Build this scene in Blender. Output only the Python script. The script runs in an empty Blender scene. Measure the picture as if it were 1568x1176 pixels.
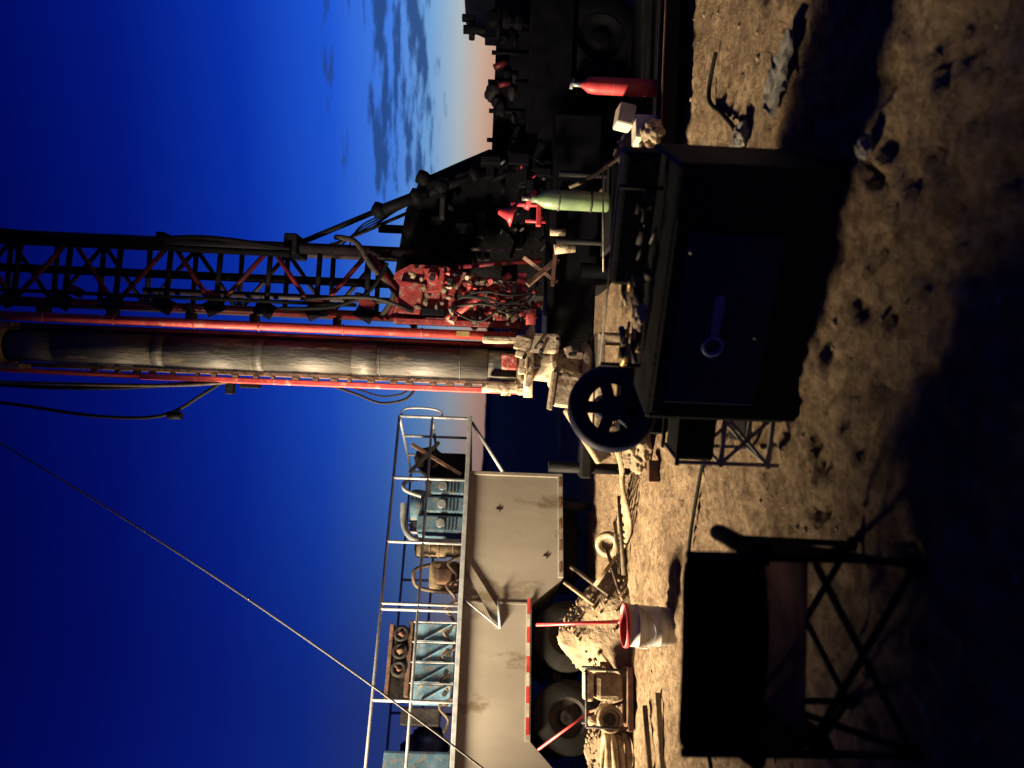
import bpy, bmesh, math, random
from mathutils import Vector, Matrix, noise, Euler
random.seed(7)
S=bpy.context.scene
S.view_settings.view_transform='Standard'
S.view_settings.look='None'
S.view_settings.exposure=0

# ---------------------------------------------------------------- materials
def mat(name,c1,c2=None,rough=0.6,metal=0.0,scale=6.0,bump=0.15,spots=None,spot_at=0.62,spec=0.5,stretch=(1,1,1),bscale=None):
    m=bpy.data.materials.new(name); m.use_nodes=True
    nt=m.node_tree; N=nt.nodes; L=nt.links
    b=N['Principled BSDF']
    b.inputs['Metallic'].default_value=metal
    b.inputs['Specular IOR Level'].default_value=spec
    tc=N.new('ShaderNodeTexCoord'); mp=N.new('ShaderNodeMapping')
    mp.inputs['Scale'].default_value=stretch
    L.new(tc.outputs['Object'],mp.inputs[0])
    n=N.new('ShaderNodeTexNoise'); n.inputs['Scale'].default_value=scale
    n.inputs['Detail'].default_value=4; n.inputs['Roughness'].default_value=0.65
    L.new(mp.outputs[0],n.inputs['Vector'])
    r=N.new('ShaderNodeValToRGB')
    c2=c2 or tuple(x*0.55 for x in c1)
    r.color_ramp.elements[0].position=0.35; r.color_ramp.elements[0].color=(*c2,1)
    r.color_ramp.elements[1].position=0.65; r.color_ramp.elements[1].color=(*c1,1)
    L.new(n.outputs['Fac'],r.inputs[0]); col=r.outputs[0]
    if spots:
        n2=N.new('ShaderNodeTexNoise'); n2.inputs['Scale'].default_value=scale*1.7
        n2.inputs['Detail'].default_value=5; n2.inputs['Roughness'].default_value=0.7
        L.new(mp.outputs[0],n2.inputs['Vector'])
        r2=N.new('ShaderNodeValToRGB')
        r2.color_ramp.elements[0].position=spot_at-0.05; r2.color_ramp.elements[0].color=(0,0,0,1)
        r2.color_ramp.elements[1].position=spot_at+0.05; r2.color_ramp.elements[1].color=(1,1,1,1)
        L.new(n2.outputs['Fac'],r2.inputs[0])
        mx=N.new('ShaderNodeMixRGB'); mx.inputs[2].default_value=(*spots,1)
        L.new(r2.outputs[0],mx.inputs[0]); L.new(col,mx.inputs[1]); col=mx.outputs[0]
    L.new(col,b.inputs['Base Color'])
    mr=N.new('ShaderNodeMapRange'); mr.inputs[3].default_value=max(0,rough-0.12); mr.inputs[4].default_value=min(1,rough+0.15)
    L.new(n.outputs['Fac'],mr.inputs[0]); L.new(mr.outputs[0],b.inputs['Roughness'])
    if bump:
        n3=N.new('ShaderNodeTexNoise'); n3.inputs['Scale'].default_value=bscale or scale*5
        n3.inputs['Detail'].default_value=3
        L.new(mp.outputs[0],n3.inputs['Vector'])
        bp=N.new('ShaderNodeBump'); bp.inputs['Strength'].default_value=bump; bp.inputs['Distance'].default_value=0.02
        L.new(n3.outputs['Fac'],bp.inputs['Height']); L.new(bp.outputs[0],b.inputs['Normal'])
    return m

M_pipe=mat('muddy_drill_steel',(0.095,0.088,0.08),(0.032,0.03,0.028),0.58,0.15,4.5,0.4,spots=(0.17,0.135,0.10),spot_at=0.62,stretch=(1.6,1.6,0.35),spec=.45)
M_steel=mat('worn_muddy_steel',(0.20,0.19,0.18),(0.07,0.065,0.06),0.5,0.5,5,0.3,spots=(0.22,0.17,0.11),spot_at=0.58,stretch=(1,1,0.6))
M_red=mat('red_paint_weathered',(0.60,0.07,0.06),(0.36,0.03,0.027),0.55,0,4,0.15,spots=(0.45,0.22,0.17),spot_at=0.63)
M_redc=mat('red_paint_muddy',(0.42,0.045,0.04),(0.18,0.018,0.015),0.65,0,7,0.5,spots=(0.30,0.20,0.15),spot_at=0.57)
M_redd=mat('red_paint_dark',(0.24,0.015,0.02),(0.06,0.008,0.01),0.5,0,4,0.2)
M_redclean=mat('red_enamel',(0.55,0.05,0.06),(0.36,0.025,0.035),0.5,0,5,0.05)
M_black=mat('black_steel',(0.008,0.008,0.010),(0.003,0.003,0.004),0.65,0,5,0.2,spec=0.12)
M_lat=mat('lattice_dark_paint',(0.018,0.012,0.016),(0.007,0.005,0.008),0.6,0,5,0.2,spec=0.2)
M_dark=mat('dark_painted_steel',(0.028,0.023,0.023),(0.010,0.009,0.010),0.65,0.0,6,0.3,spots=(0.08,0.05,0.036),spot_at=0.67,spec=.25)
M_rubber=mat('black_rubber',(0.014,0.014,0.014),None,0.8,0,8,0.2,spec=0.15)
M_navy=mat('navy_enamel',(0.004,0.008,0.05),(0.003,0.005,0.03),0.6,0,2,0.03,spec=0.2)
M_navy2=mat('navy_decal',(0.09,0.12,0.34),(0.06,0.08,0.24),0.5,0,8,0.0)
M_cream=mat('mud_splashed_cream',(0.48,0.40,0.28),(0.24,0.185,0.125),0.75,0,6,0.5,spots=(0.13,0.085,0.055),spot_at=0.58,spec=.25)
M_white=mat('white_plastic',(0.66,0.63,0.54),(0.42,0.38,0.3),0.5,0,5,0.05)
M_pail=mat('dusty_white_pail',(0.50,0.48,0.44),(0.28,0.25,0.21),0.6,0,7,0.1,stretch=(.4,.4,2.5))
M_tank=mat('grey_tank_paint',(0.215,0.2,0.178),(0.165,0.15,0.132),0.65,0,1.3,0.06,spots=(0.11,0.09,0.066),spot_at=0.61,stretch=(1,1,0.5),spec=.3)
M_galv=mat('galvanised_rail',(0.32,0.35,0.39),(0.18,0.2,0.22),0.5,0.2,8,0.05)
M_rack=mat('dull_aluminium',(0.24,0.23,0.21),(0.12,0.11,0.1),0.55,0.2,8,0.1)
M_wire=mat('greasy_wire_rope',(0.08,0.08,0.08),(0.05,0.05,0.05),0.7,0.0,8,0)
M_blue=mat('faded_blue_paint',(0.09,0.19,0.29),(0.045,0.10,0.16),0.6,0,7,0.2,spots=(0.2,0.155,0.11),spot_at=0.59)
M_rust=mat('rusty_iron',(0.16,0.085,0.055),(0.06,0.033,0.025),0.8,0.1,7,0.4)
M_tan=mat('tan_dust',(0.26,0.205,0.14),(0.13,0.10,0.068),0.9,0,6,0.5,spec=.15)
M_heap=mat('heap_soil',(0.24,0.185,0.125),(0.12,0.09,0.062),0.95,0,3,0.9,spec=.1,bscale=22)
M_green=mat('pale_green_bottle',(0.17,0.25,0.13),(0.1,0.16,0.085),0.4,0,3,0.05)
M_brass=mat('brass_fittings',(0.6,0.42,0.16),(0.35,0.22,0.08),0.4,0.6,10,0.1)
M_hose=mat('tan_hose',(0.34,0.265,0.175),(0.16,0.125,0.08),0.8,0,8,0.3,spec=.2)
M_hosed=mat('muddy_rubber_hose',(0.11,0.083,0.06),(0.04,0.032,0.025),0.75,0,9,0.2,spec=.25)
M_tapeR=mat('reflective_red',(0.42,0.04,0.03),(0.22,0.02,0.02),0.45,0,9,0)
M_tapeW=mat('reflective_white',(0.38,0.36,0.33),(0.25,0.23,0.2),0.45,0,9,0)
M_fabric=mat('black_polyester',(0.007,0.007,0.008),(0.004,0.004,0.005),0.95,0,30,0.3,spec=0.05)
M_fabric2=mat('dusty_maroon_mesh',(0.20,0.11,0.085),(0.07,0.035,0.03),0.95,0,4,0.3,spec=0.05)
M_rock=mat('stone',(0.27,0.22,0.165),(0.17,0.135,0.1),0.85,0,5,0.4,spec=.2)
M_card=mat('cardboard',(0.42,0.30,0.17),(0.34,0.24,0.13),0.8,0,5,0.1)
M_rag=mat('grey_cloth',(0.22,0.21,0.19),(0.10,0.095,0.09),0.9,0,9,0.3,spec=.1)

# ---------------------------------------------------------------- builder
class B:
    def __init__(s,name,loc=(0,0,0),rz=0):
        s.e=bpy.data.objects.new(name,None); S.collection.objects.link(s.e)
        s.e.location=loc; s.e.rotation_euler=(0,0,rz); s.p={}
    def bm(s,part,m):
        if part not in s.p: s.p[part]=(bmesh.new(),m)
        return s.p[part][0]
    def box(s,part,m,c,d,rot=(0,0,0),bev=0.006):
        b=s.bm(part,m)
        t=bmesh.new(); bmesh.ops.create_cube(t,size=1)
        bmesh.ops.scale(t,vec=d,verts=t.verts)
        bv=min(bev,min(d)*0.3)
        if bv>0.0005: bmesh.ops.bevel(t,geom=t.edges[:],offset=bv,segments=2,affect='EDGES',profile=0.5)
        bmesh.ops.transform(t,matrix=Matrix.Translation(c)@Euler(rot).to_matrix().to_4x4(),verts=t.verts)
        s._m(b,t)
    def _m(s,b,t):
        me=bpy.data.meshes.new('t'); t.to_mesh(me); t.free(); b.from_mesh(me); bpy.data.meshes.remove(me)
    def rod(s,part,m,a,c,r,r2=None,seg=20):
        b=s.bm(part,m); a=Vector(a); c=Vector(c); d=c-a
        t=bmesh.new()
        bmesh.ops.create_cone(t,cap_ends=True,segments=seg,radius1=r,radius2=r if r2 is None else r2,depth=d.length)
        q=Vector((0,0,1)).rotation_difference(d.normalized())
        bmesh.ops.transform(t,matrix=Matrix.Translation((a+c)/2)@q.to_matrix().to_4x4(),verts=t.verts)
        for f in t.faces: f.smooth=len(f.verts)==4
        s._m(b,t)
    def beam(s,part,m,a,c,w,h,bev=.004):
        a=Vector(a);c=Vector(c)
        s.box(part,m,(a+c)/2,(w,h,(c-a).length),rot=Vector((0,0,1)).rotation_difference((c-a).normalized()).to_euler(),bev=bev)
    def tube(s,part,m,pts,r,seg=10,sub=8):
        P=[Vector(p) for p in pts]; out=[]
        for i in range(len(P)-1):
            p0=P[max(i-1,0)];p1=P[i];p2=P[i+1];p3=P[min(i+2,len(P)-1)]
            for k in range(sub):
                t=k/sub
                out.append(0.5*((2*p1)+(-p0+p2)*t+(2*p0-5*p1+4*p2-p3)*t*t+(-p0+3*p1-3*p2+p3)*t**3))
        out.append(P[-1]); b=s.bm(part,m); rings=[]
        up=Vector((0.31,0.22,0.92))
        for i,p in enumerate(out):
            d=(out[min(i+1,len(out)-1)]-out[max(i-1,0)]).normalized()
            x=d.cross(up)
            if x.length<0.05: x=d.cross(Vector((1,0,0)))
            x.normalize(); y=d.cross(x)
            rings.append([b.verts.new(p+r*(math.cos(2*math.pi*j/seg)*x+math.sin(2*math.pi*j/seg)*y)) for j in range(seg)])
        for i in range(len(rings)-1):
            for j in range(seg):
                f=b.faces.new((rings[i][j],rings[i][(j+1)%seg],rings[i+1][(j+1)%seg],rings[i+1][j])); f.smooth=True
    def torus(s,part,m,c,R,r,axis=(0,0,1),seg=40):
        q=Vector((0,0,1)).rotation_difference(Vector(axis).normalized())
        b=s.bm(part,m); rings=[]
        for i in range(seg):
            a=2*math.pi*i/seg
            ring=[]
            for j in range(10):
                f=2*math.pi*j/10
                ring.append(b.verts.new(Vector(c)+q@Vector(((R+r*math.cos(f))*math.cos(a),(R+r*math.cos(f))*math.sin(a),r*math.sin(f)))))
            rings.append(ring)
        for i in range(seg):
            for j in range(10):
                f=b.faces.new((rings[i][j],rings[(i+1)%seg][j],rings[(i+1)%seg][(j+1)%10],rings[i][(j+1)%10])); f.smooth=True
    def lathe(s,part,m,c,prof,axis=(0,0,1),seg=32):
        q=Vector((0,0,1)).rotation_difference(Vector(axis).normalized())
        b=s.bm(part,m); rings=[]
        for (r,z) in prof:
            rings.append([b.verts.new(Vector(c)+q@Vector((r*math.cos(2*math.pi*i/seg),r*math.sin(2*math.pi*i/seg),z))) for i in range(seg)])
        for k in range(len(rings)-1):
            for i in range(seg):
                f=b.faces.new((rings[k][i],rings[k][(i+1)%seg],rings[k+1][(i+1)%seg],rings[k+1][i])); f.smooth=True
    def prism(s,part,m,poly,y0,y1):
        b=s.bm(part,m)
        A=[b.verts.new((x,y0,z)) for x,z in poly]; C=[b.verts.new((x,y1,z)) for x,z in poly]
        n=len(poly); b.faces.new(A); b.faces.new(C[::-1])
        for i in range(n): b.faces.new((A[i],C[i],C[(i+1)%n],A[(i+1)%n]))
    def blob(s,part,m,c,d,amp=0.2,sc=3,sub=3,seed=0):
        b=s.bm(part,m); t=bmesh.new(); bmesh.ops.create_icosphere(t,subdivisions=sub,radius=0.5)
        for v in t.verts:
            n=noise.fractal(v.co*sc+Vector((seed*7.1,seed*3.3,1)),0.8,2,4)
            v.co*=1+amp*n
            v.co=Vector((v.co.x*d[0],v.co.y*d[1],v.co.z*d[2]))+Vector(c)
        for f in t.faces: f.smooth=True
        s._m(b,t)
    def wheel(s,c,R=0.46,w=0.26,axis=(0,1,0),rim=None):
        r=R
        s.lathe('tyre',M_rubber,c,[(r*0.55,-w/2),(r*0.93,-w/2),(r,-w*0.35),(r*1.0,-w*0.1),(r*.985,0),(r,w*0.1),(r,w*0.35),(r*0.93,w/2),(r*0.55,w/2)],axis)
        s.lathe('wheel_rim',rim or M_tan,c,[(0.0,-w*0.2),(r*0.2,-w*0.28),(r*0.22,-w*0.15),(r*0.45,-w*0.1),(r*0.5,-w*0.4),(r*0.56,-w*0.48),(r*0.57,w*0.4)],axis)
    def done(s):
        for k,(b,m) in s.p.items():
            bmesh.ops.recalc_face_normals(b,faces=b.faces[:])
            me=bpy.data.meshes.new(k); b.to_mesh(me); b.free(); me.materials.append(m)
            o=bpy.data.objects.new(k,me); S.collection.objects.link(o); o.parent=s.e

# ---------------------------------------------------------------- ground
random.seed(5)
prints=[]
for i in range(700):
    y=random.uniform(2.2,9.5); x=random.uniform(-.62,.62)*y
    prints.append((x,y,random.uniform(0,math.pi),random.uniform(.09,.17),random.uniform(.012,.030)))
cells={}
for q in prints:
    for i in (-1,0,1):
        for j in (-1,0,1): cells.setdefault((int(math.floor(q[0]*2))+i,int(math.floor(q[1]*2))+j),[]).append(q)
def hgt(x,y):
    d=math.hypot(x,y-5)
    f=1/(1+(d/22)**2)
    p=Vector((x,y,0))
    h=0.040*noise.noise(p*0.55)
    h+=0.025*noise.noise(p*2.1+Vector((5,1,0)))
    h+=0.022*noise.noise(p*5.2+Vector((1,8,3)))
    h+=0.026*(0.5-abs(noise.noise(p*8.0+Vector((3,3,0)))))
    h+=0.020*noise.noise(p*15)
    s=(x*.94+(y-5.9)*.34); t=-(x*.34)+(y-5.9)*.94
    for c in (-.35,.75):
        h-=.018*math.exp(-((t-c)/.13)**2)*(0.7+.5*math.sin(s*38))
    for (a,b,t,r,dp) in cells.get((int(math.floor(x*2)),int(math.floor(y*2))),()):
        u=(x-a)*math.cos(t)+(y-b)*math.sin(t); v=-(x-a)*math.sin(t)+(y-b)*math.cos(t)
        q=(u/r)**2+(v/(r*.5))**2
        if q<3: h+=-dp*math.exp(-q*1.6)+dp*.35*math.exp(-((q-1.5)**2)*3)
    return h*f
def make_ground():
    N=660; A=1.8;k=6.3
    xs=[A*math.sinh(k*(2*i/N-1)) for i in range(N+1)]
    b=[]
    for yy in xs:
        y=yy+4.4
        for x in xs:
            b.append((x,y,hgt(x,y) if abs(x)<60 and abs(y)<70 else 0))
    F=[(j*(N+1)+i,j*(N+1)+i+1,(j+1)*(N+1)+i+1,(j+1)*(N+1)+i) for j in range(N) for i in range(N)]
    me=bpy.data.meshes.new('ground'); me.from_pydata(b,[],F); me.update()
    me.polygons.foreach_set('use_smooth',[True]*len(me.polygons))
    o=bpy.data.objects.new('ground',me); S.collection.objects.link(o)
    m=bpy.data.materials.new('sandy_dirt'); m.use_nodes=True
    nt=m.node_tree;N_=nt.nodes;L=nt.links; bs=N_['Principled BSDF']
    tc=N_.new('ShaderNodeTexCoord')
    n1=N_.new('ShaderNodeTexNoise'); n1.inputs['Scale'].default_value=1.1; n1.inputs['Detail'].default_value=6; n1.inputs['Roughness'].default_value=.7
    n2=N_.new('ShaderNodeTexNoise'); n2.inputs['Scale'].default_value=16; n2.inputs['Detail'].default_value=6; n2.inputs['Roughness'].default_value=.8
    L.new(tc.outputs['Object'],n1.inputs['Vector']); L.new(tc.outputs['Object'],n2.inputs['Vector'])
    r1=N_.new('ShaderNodeValToRGB'); e=r1.color_ramp.elements
    e[0].position=.36;e[0].color=(.22,.155,.105,1); e[1].position=.62;e[1].color=(.42,.315,.205,1)
    L.new(n1.outputs['Fac'],r1.inputs[0])
    mx=N_.new('ShaderNodeMixRGB'); mx.blend_type='MULTIPLY'; mx.inputs[0].default_value=.85
    r2=N_.new('ShaderNodeValToRGB'); e=r2.color_ramp.elements
    e[0].position=.40;e[0].color=(.36,.32,.30,1); e[1].position=.58;e[1].color=(1,1,1,1)
    L.new(n2.outputs['Fac'],r2.inputs[0]); L.new(r1.outputs[0],mx.inputs[1]); L.new(r2.outputs[0],mx.inputs[2])
    L.new(mx.outputs[0],bs.inputs['Base Color']); bs.inputs['Roughness'].default_value=.95; bs.inputs['Specular IOR Level'].default_value=.1
    bp=N_.new('ShaderNodeBump'); bp.inputs['Strength'].default_value=1.0; bp.inputs['Distance'].default_value=.065
    L.new(n2.outputs['Fac'],bp.inputs['Height']); L.new(bp.outputs[0],bs.inputs['Normal'])
    me.materials.append(m)
make_ground()
st=B('scattered_stones')
for i in range(420):
    y=random.uniform(1.8,11); x=random.uniform(-.62,.62)*y
    s_=random.choice([.010,.014,.018,.02,.028])*random.uniform(.7,1.2)
    st.blob('stones',M_rock,(x,y,hgt(x,y)+s_*.1),(s_*1.6,s_*1.2,s_*.7),.35,1.5,1,i)
st.done()
hl=B('hills')
for (x0,x1,Y,H,sd) in [(-260,40,330,4.5,1),(40,330,300,6,5)]:
    b=hl.bm('ridge_%d'%sd,M_black); prev=None
    for i in range(121):
        x=x0+(x1-x0)*i/120
        h=H*(0.55+0.6*noise.fractal(Vector((x*.02,sd,0)),.8,2,5))
        h=max(.3,h)
        v=[b.verts.new((x,Y-25,-.5)),b.verts.new((x,Y,h)),b.verts.new((x,Y+30,-.5))]
        if prev:
            b.faces.new((prev[0],v[0],v[1],prev[1])); b.faces.new((prev[1],v[1],v[2],prev[2]))
        prev=v
hl.done()

# ---------------------------------------------------------------- drilling rig
R=B('drilling_rig'); MX,MY=0.19,8.0
for i,(z0,z1,r) in enumerate([(1.25,1.62,.15),(1.62,2.75,.165),(2.75,3.0,.172),(3.0,3.9,.168),(3.9,4.0,.175),(4.0,4.9,.17),(4.9,5.02,.177),(5.02,6.0,.172),(6.0,6.45,.16)]):
    R.rod('drill_pipe',M_pipe,(MX,MY,z0),(MX,MY,z1),r,seg=40)
for zz in (1.9,2.72,3.92,4.02,4.92,5.04):
    R.torus('pipe_collars',M_pipe,(MX,MY,zz),.17,.006)
R.box('rotary_head',M_rust,(MX,MY+.05,6.8),(.46,.5,.42),bev=.04)
R.torus('head_collar',M_tan,(MX,MY,6.52),.19,.045)
R.box('head_jaw',M_tan,(MX-.21,MY-.05,6.45),(.06,.2,.3),bev=.02)
R.box('head_jaw',M_tan,(MX+.21,MY-.05,6.5),(.06,.2,.22),bev=.02)
R.rod('head_motor',M_dark,(MX,MY,6.95),(MX,MY,7.6),.17)
R.rod('feed_rail_right',M_red,(.485,7.88,1.35),(.485,7.88,8.6),.046)
R.rod('feed_rail_inner',M_redd,(.40,8.0,1.35),(.40,8.0,8.6),.03)
R.box('feed_rail_left',M_red,(-.075,7.95,3.2),(.06,.07,3.9),bev=.012)
R.rod('feed_rail_left',M_red,(-.075,7.97,5.0),(-.04,7.97,8.6),.026)
R.box('feed_rail_dark_web',M_dark,(0.36,8.22,4.9),(.06,.1,7.4),bev=.01)  # dark painted chord standing behind the drill pipe
R.box('feed_rail_rust_web',M_rust,(0.0,8.16,4.9),(.05,.1,7.4),bev=.01)
for zz in (1.5,2.3,3.1,3.95,4.6,5.4,6.1,7.0):
    R.torus('rail_couplings',M_redc,(.485,7.88,zz),.046,.010)
    R.box('rail_brackets',M_dark,(.55,8.05,zz+.1),(.12,.22,.05),bev=.01)
R.box('rail_sign',M_brass,(.49,7.832,1.88),(.05,.006,.13),bev=0)
for zz in [1.4+.2*i for i in range(22)]:
    R.box('rail_left_cleats',M_rust,(-.03,7.94,zz+random.uniform(-.03,.03)),(.035,.05,random.uniform(.03,.1)),bev=.008)
ch=[(.66,8.12),(1.35,8.22),(.70,8.85),(1.40,8.9)]
for i,(x,y) in enumerate(ch):
    R.rod('mast_chord_%d'%(i+1),M_lat if i!=0 else M_redd,(x,y,2.3),(x,y,8.7),.045 if i!=1 else .06)
R.rod('mast_feed_cylinder',M_black,(1.02,8.3,2.5),(1.02,8.3,8.0),.045)
R.rod('mast_feed_cylinder_b',M_lat,(.86,8.5,2.2),(.86,8.5,5.4),.035)
zz=2.4;fl=0
pairs=[(0,1),(2,3),(0,2),(1,3)]
while zz<8.3:
    for a,c in pairs:
        A=ch[a];C=ch[c]
        R.rod('mast_bracing',M_lat,(A[0],A[1],zz),(C[0],C[1],zz),.03,seg=8)
        if fl: A,C=C,A
        R.rod('mast_bracing' if a!=0 else 'mast_bracing_red',M_lat if a!=0 else M_redd,(A[0],A[1],zz),(C[0],C[1],zz+.52),.026,seg=8)
    R.box('mast_gussets',M_lat,(.68,8.08,zz),(.16,.02,.20),rot=(0,.5 if fl else -.5,0),bev=.004)
    zz+=.52;fl=1-fl
for zz in (3.0,3.35,4.0,4.75):
    R.blob('mud_on_mast',M_pipe,(.75+.1*math.sin(zz*9),8.08,zz),(.10,.06,.12),.4,3,2,int(zz*10))
for zz in (2.9,3.45,4.5,5.9):
    R.box('mast_red_plates',M_redd,(.78,8.07,zz),(.10,.02,.16),rot=(0,.4,0),bev=.004)
R.rod('mast_hose_bundle',M_black,(1.25,8.0,3.7),(1.28,8.05,8.5),.035)
R.rod('mast_hose_bundle',M_black,(.75,8.0,3.0),(.76,8.05,8.5),.02)
R.tube('mast_hose_bundle',M_black,[(1.3,8.0,3.7),(1.38,8,4.6),(1.3,8,5.6),(1.36,8,6.8),(1.3,8,8.4)],.025)
R.box('mast_collar',M_black,(1.37,8.3,3.72),(.22,.5,.14),bev=.02)
R.box('mast_collar',M_black,(1.37,8.3,5.1),(.16,.3,.10),bev=.02)
R.box('mast_crown',M_dark,(.65,8.4,8.75),(1.6,.9,.25),bev=.03)
R.rod('mast_strut',M_black,(1.40,8.3,3.72),(1.86,8.35,2.78),.03)
R.rod('mast_strut',M_black,(1.78,8.35,2.92),(2.05,8.4,2.35),.062)
R.rod('mast_strut',M_black,(2.0,8.4,2.42),(2.35,8.5,1.7),.045)
R.rod('mast_strut',M_black,(1.42,8.7,3.0),(1.0,8.5,3.0),.03)
R.rod('mast_strut',M_black,(1.40,8.75,3.6),(2.05,8.8,2.3),.02)
for i in range(4): R.tube('strut_lines',M_black,[(1.42,8.5,3.5-.1*i),(1.6+.03*i,8.5,3.05),(1.9+.02*i,8.5,2.65-.05*i),(2.1,8.5,2.5)],.009)
for p in [(2.0,8.4,2.47),(2.12,8.4,2.2),(1.82,8.35,2.86),(2.3,8.5,1.85),(2.2,8.4,2.4)]:
    R.blob('strut_knuckles',M_black,p,(.19,.17,.17),.25,2,2)
R.tube('mast_hoses',M_rubber,[(.1,8.1,7.8),(-.15,8.0,7.3),(-.22,7.95,6.3),(-.2,7.95,5.4),(-.1,7.95,4.4),(-.07,8,4.15)],.022)
R.tube('mast_hoses',M_rubber,[(.0,8.1,7.9),(-.3,8.0,7.3),(-.42,7.95,6.3),(-.5,7.95,5.5),(-.46,7.95,4.9),(-.22,7.95,4.5),(-.07,8,4.3)],.018)
R.tube('mast_hose_muddy',M_hosed,[(.0,8.1,7.7),(-.17,7.9,6.9),(-.18,7.9,5.9),(-.15,7.9,4.8),(-.09,7.95,4.2)],.018)
R.tube('mast_hoses',M_rubber,[(-.08,7.95,3.25),(-.17,7.95,2.95),(-.25,7.95,2.7),(-.2,7.95,2.45),(-.08,7.95,2.35)],.014)
R.tube('mast_hoses',M_rubber,[(-.08,7.95,3.05),(-.13,7.95,2.9),(-.18,7.95,2.7),(-.15,7.95,2.5),(-.08,7.95,2.4)],.010)
R.box('hose_clamp',M_black,(-.14,7.98,4.25),(.16,.1,.08),bev=.01)
R.box('hose_clamp',M_black,(-.10,7.98,4.05),(.1,.1,.2),bev=.01)
R.rod('hose_clamp',M_dark,(-.46,7.95,4.72),(-.46,7.95,4.86),.04)
R.tube('yellow_hose',M_hosed,[(.62,8.0,2.75),(.9,8.0,2.62),(1.15,8.0,2.85),(1.42,8.1,3.05),(1.5,8.3,3.3)],.03)
R.tube('red_hose',M_redd,[(.62,8.0,2.68),(.88,7.97,2.58),(1.1,8.0,2.75),(1.3,8.1,2.9)],.02)
R.tube('black_hoses',M_rubber,[(.68,8.0,3.8),(.72,7.9,3.2),(.9,7.9,2.85),(1.2,8,2.7)],.02)
R.tube('black_hoses',M_rubber,[(.78,7.9,3.5),(.82,7.85,3.0),(.8,7.85,2.7),(.7,7.9,2.4)],.02)
R.prism('red_gear_case',M_redc,[(.66,2.66),(.66,2.1),(.78,1.98),(1.14,1.98),(1.2,2.1),(1.2,2.45),(1.1,2.62)],8.0,8.6)
R.box('red_gear_case',M_redc,(.84,7.95,2.44),(.34,.08,.24),rot=(0,.06,0),bev=.02)
R.box('red_gear_case',M_redc,(1.04,7.97,2.20),(.26,.08,.22),rot=(0,-.1,0),bev=.02)
R.rod('case_flange',M_redc,(1.05,7.88,2.22),(1.05,7.98,2.22),.06)
R.rod('case_flange_bore',M_dark,(1.05,7.86,2.22),(1.05,7.90,2.22),.03)
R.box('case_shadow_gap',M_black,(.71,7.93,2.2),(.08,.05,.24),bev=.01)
for i in range(10): R.blob('case_mud',M_tan,(random.uniform(.72,1.15),7.90,random.uniform(2.02,2.55)),(random.uniform(.03,.07),.03,random.uniform(.02,.05)),.5,3,3,i)
R.box('rig_front_frame',M_redc,(.60,7.93,1.95),(.06,.12,1.3),bev=.01)
R.box('rig_front_frame_low',M_redd,(.85,7.97,1.30),(.6,.14,.10),bev=.01)
R.prism('red_side_plate',M_redc,[(.64,1.98),(1.16,1.98),(1.08,1.62),(.88,1.38),(.64,1.38)],8.0,8.05)
R.rod('rig_front_frame_brace',M_redc,(.62,7.86,2.05),(1.12,7.9,1.42),.035)
R.rod('rig_front_frame_brace_dark',M_redd,(1.18,7.95,2.0),(1.3,8.0,1.1),.025)
random.seed(11)
for i in range(100):
    z_=random.uniform(1.15,2.05); x=random.uniform(.60,1.12-(2.0-z_)*.15)
    m=random.choice([('valve_bank',M_redc),('valve_bank',M_redc),('valve_bank',M_redc),('valve_bank_dred',M_redd),('valve_bank_tan',M_tan),('valve_bank_rust',M_rust),('valve_bank_steel',M_steel),('valve_bank_dark',M_dark),('valve_bank_dark',M_dark)])
    if i%14==0: m=('valve_bank_muddy',M_cream)
    s_=random.uniform(.45,.95)
    d=(random.uniform(.03,.12)*s_,random.uniform(.05,.12),random.uniform(.03,.12)*s_)
    yy=7.86+random.uniform(-.06,.10)
    if i%3==0: R.box(m[0],m[1],(x,yy,z_),d,rot=(random.uniform(-.3,.3),random.uniform(-.5,.5),random.uniform(-.5,.5)),bev=.01)
    elif i%3==1: R.rod(m[0],m[1],(x,yy-.05,z_),(x+random.uniform(-.07,.07),yy+.1,z_+random.uniform(-.07,.07)),random.uniform(.01,.035))
    else: R.blob(m[0],m[1],(x,yy,z_),(d[0]*1.3,d[1],d[2]*1.3),.4,3,2,i)
for i in range(5):
    x=random.uniform(.65,1.05)
    R.tube('valve_hoses',M_rubber,[(x,7.8,1.95),(x+random.uniform(-.1,.1),7.72,1.7),(x+random.uniform(-.15,.15),7.74,1.4),(x+random.uniform(-.1,.2),7.85,1.1)],.012)
R.beam('lower_brackets',M_rust,(1.0,7.7,1.25),(1.28,7.75,.95),.05,.05)
R.beam('lower_brackets',M_rust,(1.28,7.7,1.3),(1.05,7.75,.95),.04,.04)
R.beam('lower_brackets',M_rust,(1.0,7.7,1.0),(1.35,7.72,.98),.04,.05)
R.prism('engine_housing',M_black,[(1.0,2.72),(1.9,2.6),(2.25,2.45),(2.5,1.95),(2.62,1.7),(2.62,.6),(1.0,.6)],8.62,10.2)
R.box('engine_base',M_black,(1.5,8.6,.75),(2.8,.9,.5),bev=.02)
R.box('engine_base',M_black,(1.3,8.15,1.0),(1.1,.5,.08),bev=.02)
R.rod('exhaust',M_black,(1.75,9.0,2.5),(1.75,9.0,2.95),.05)
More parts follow.
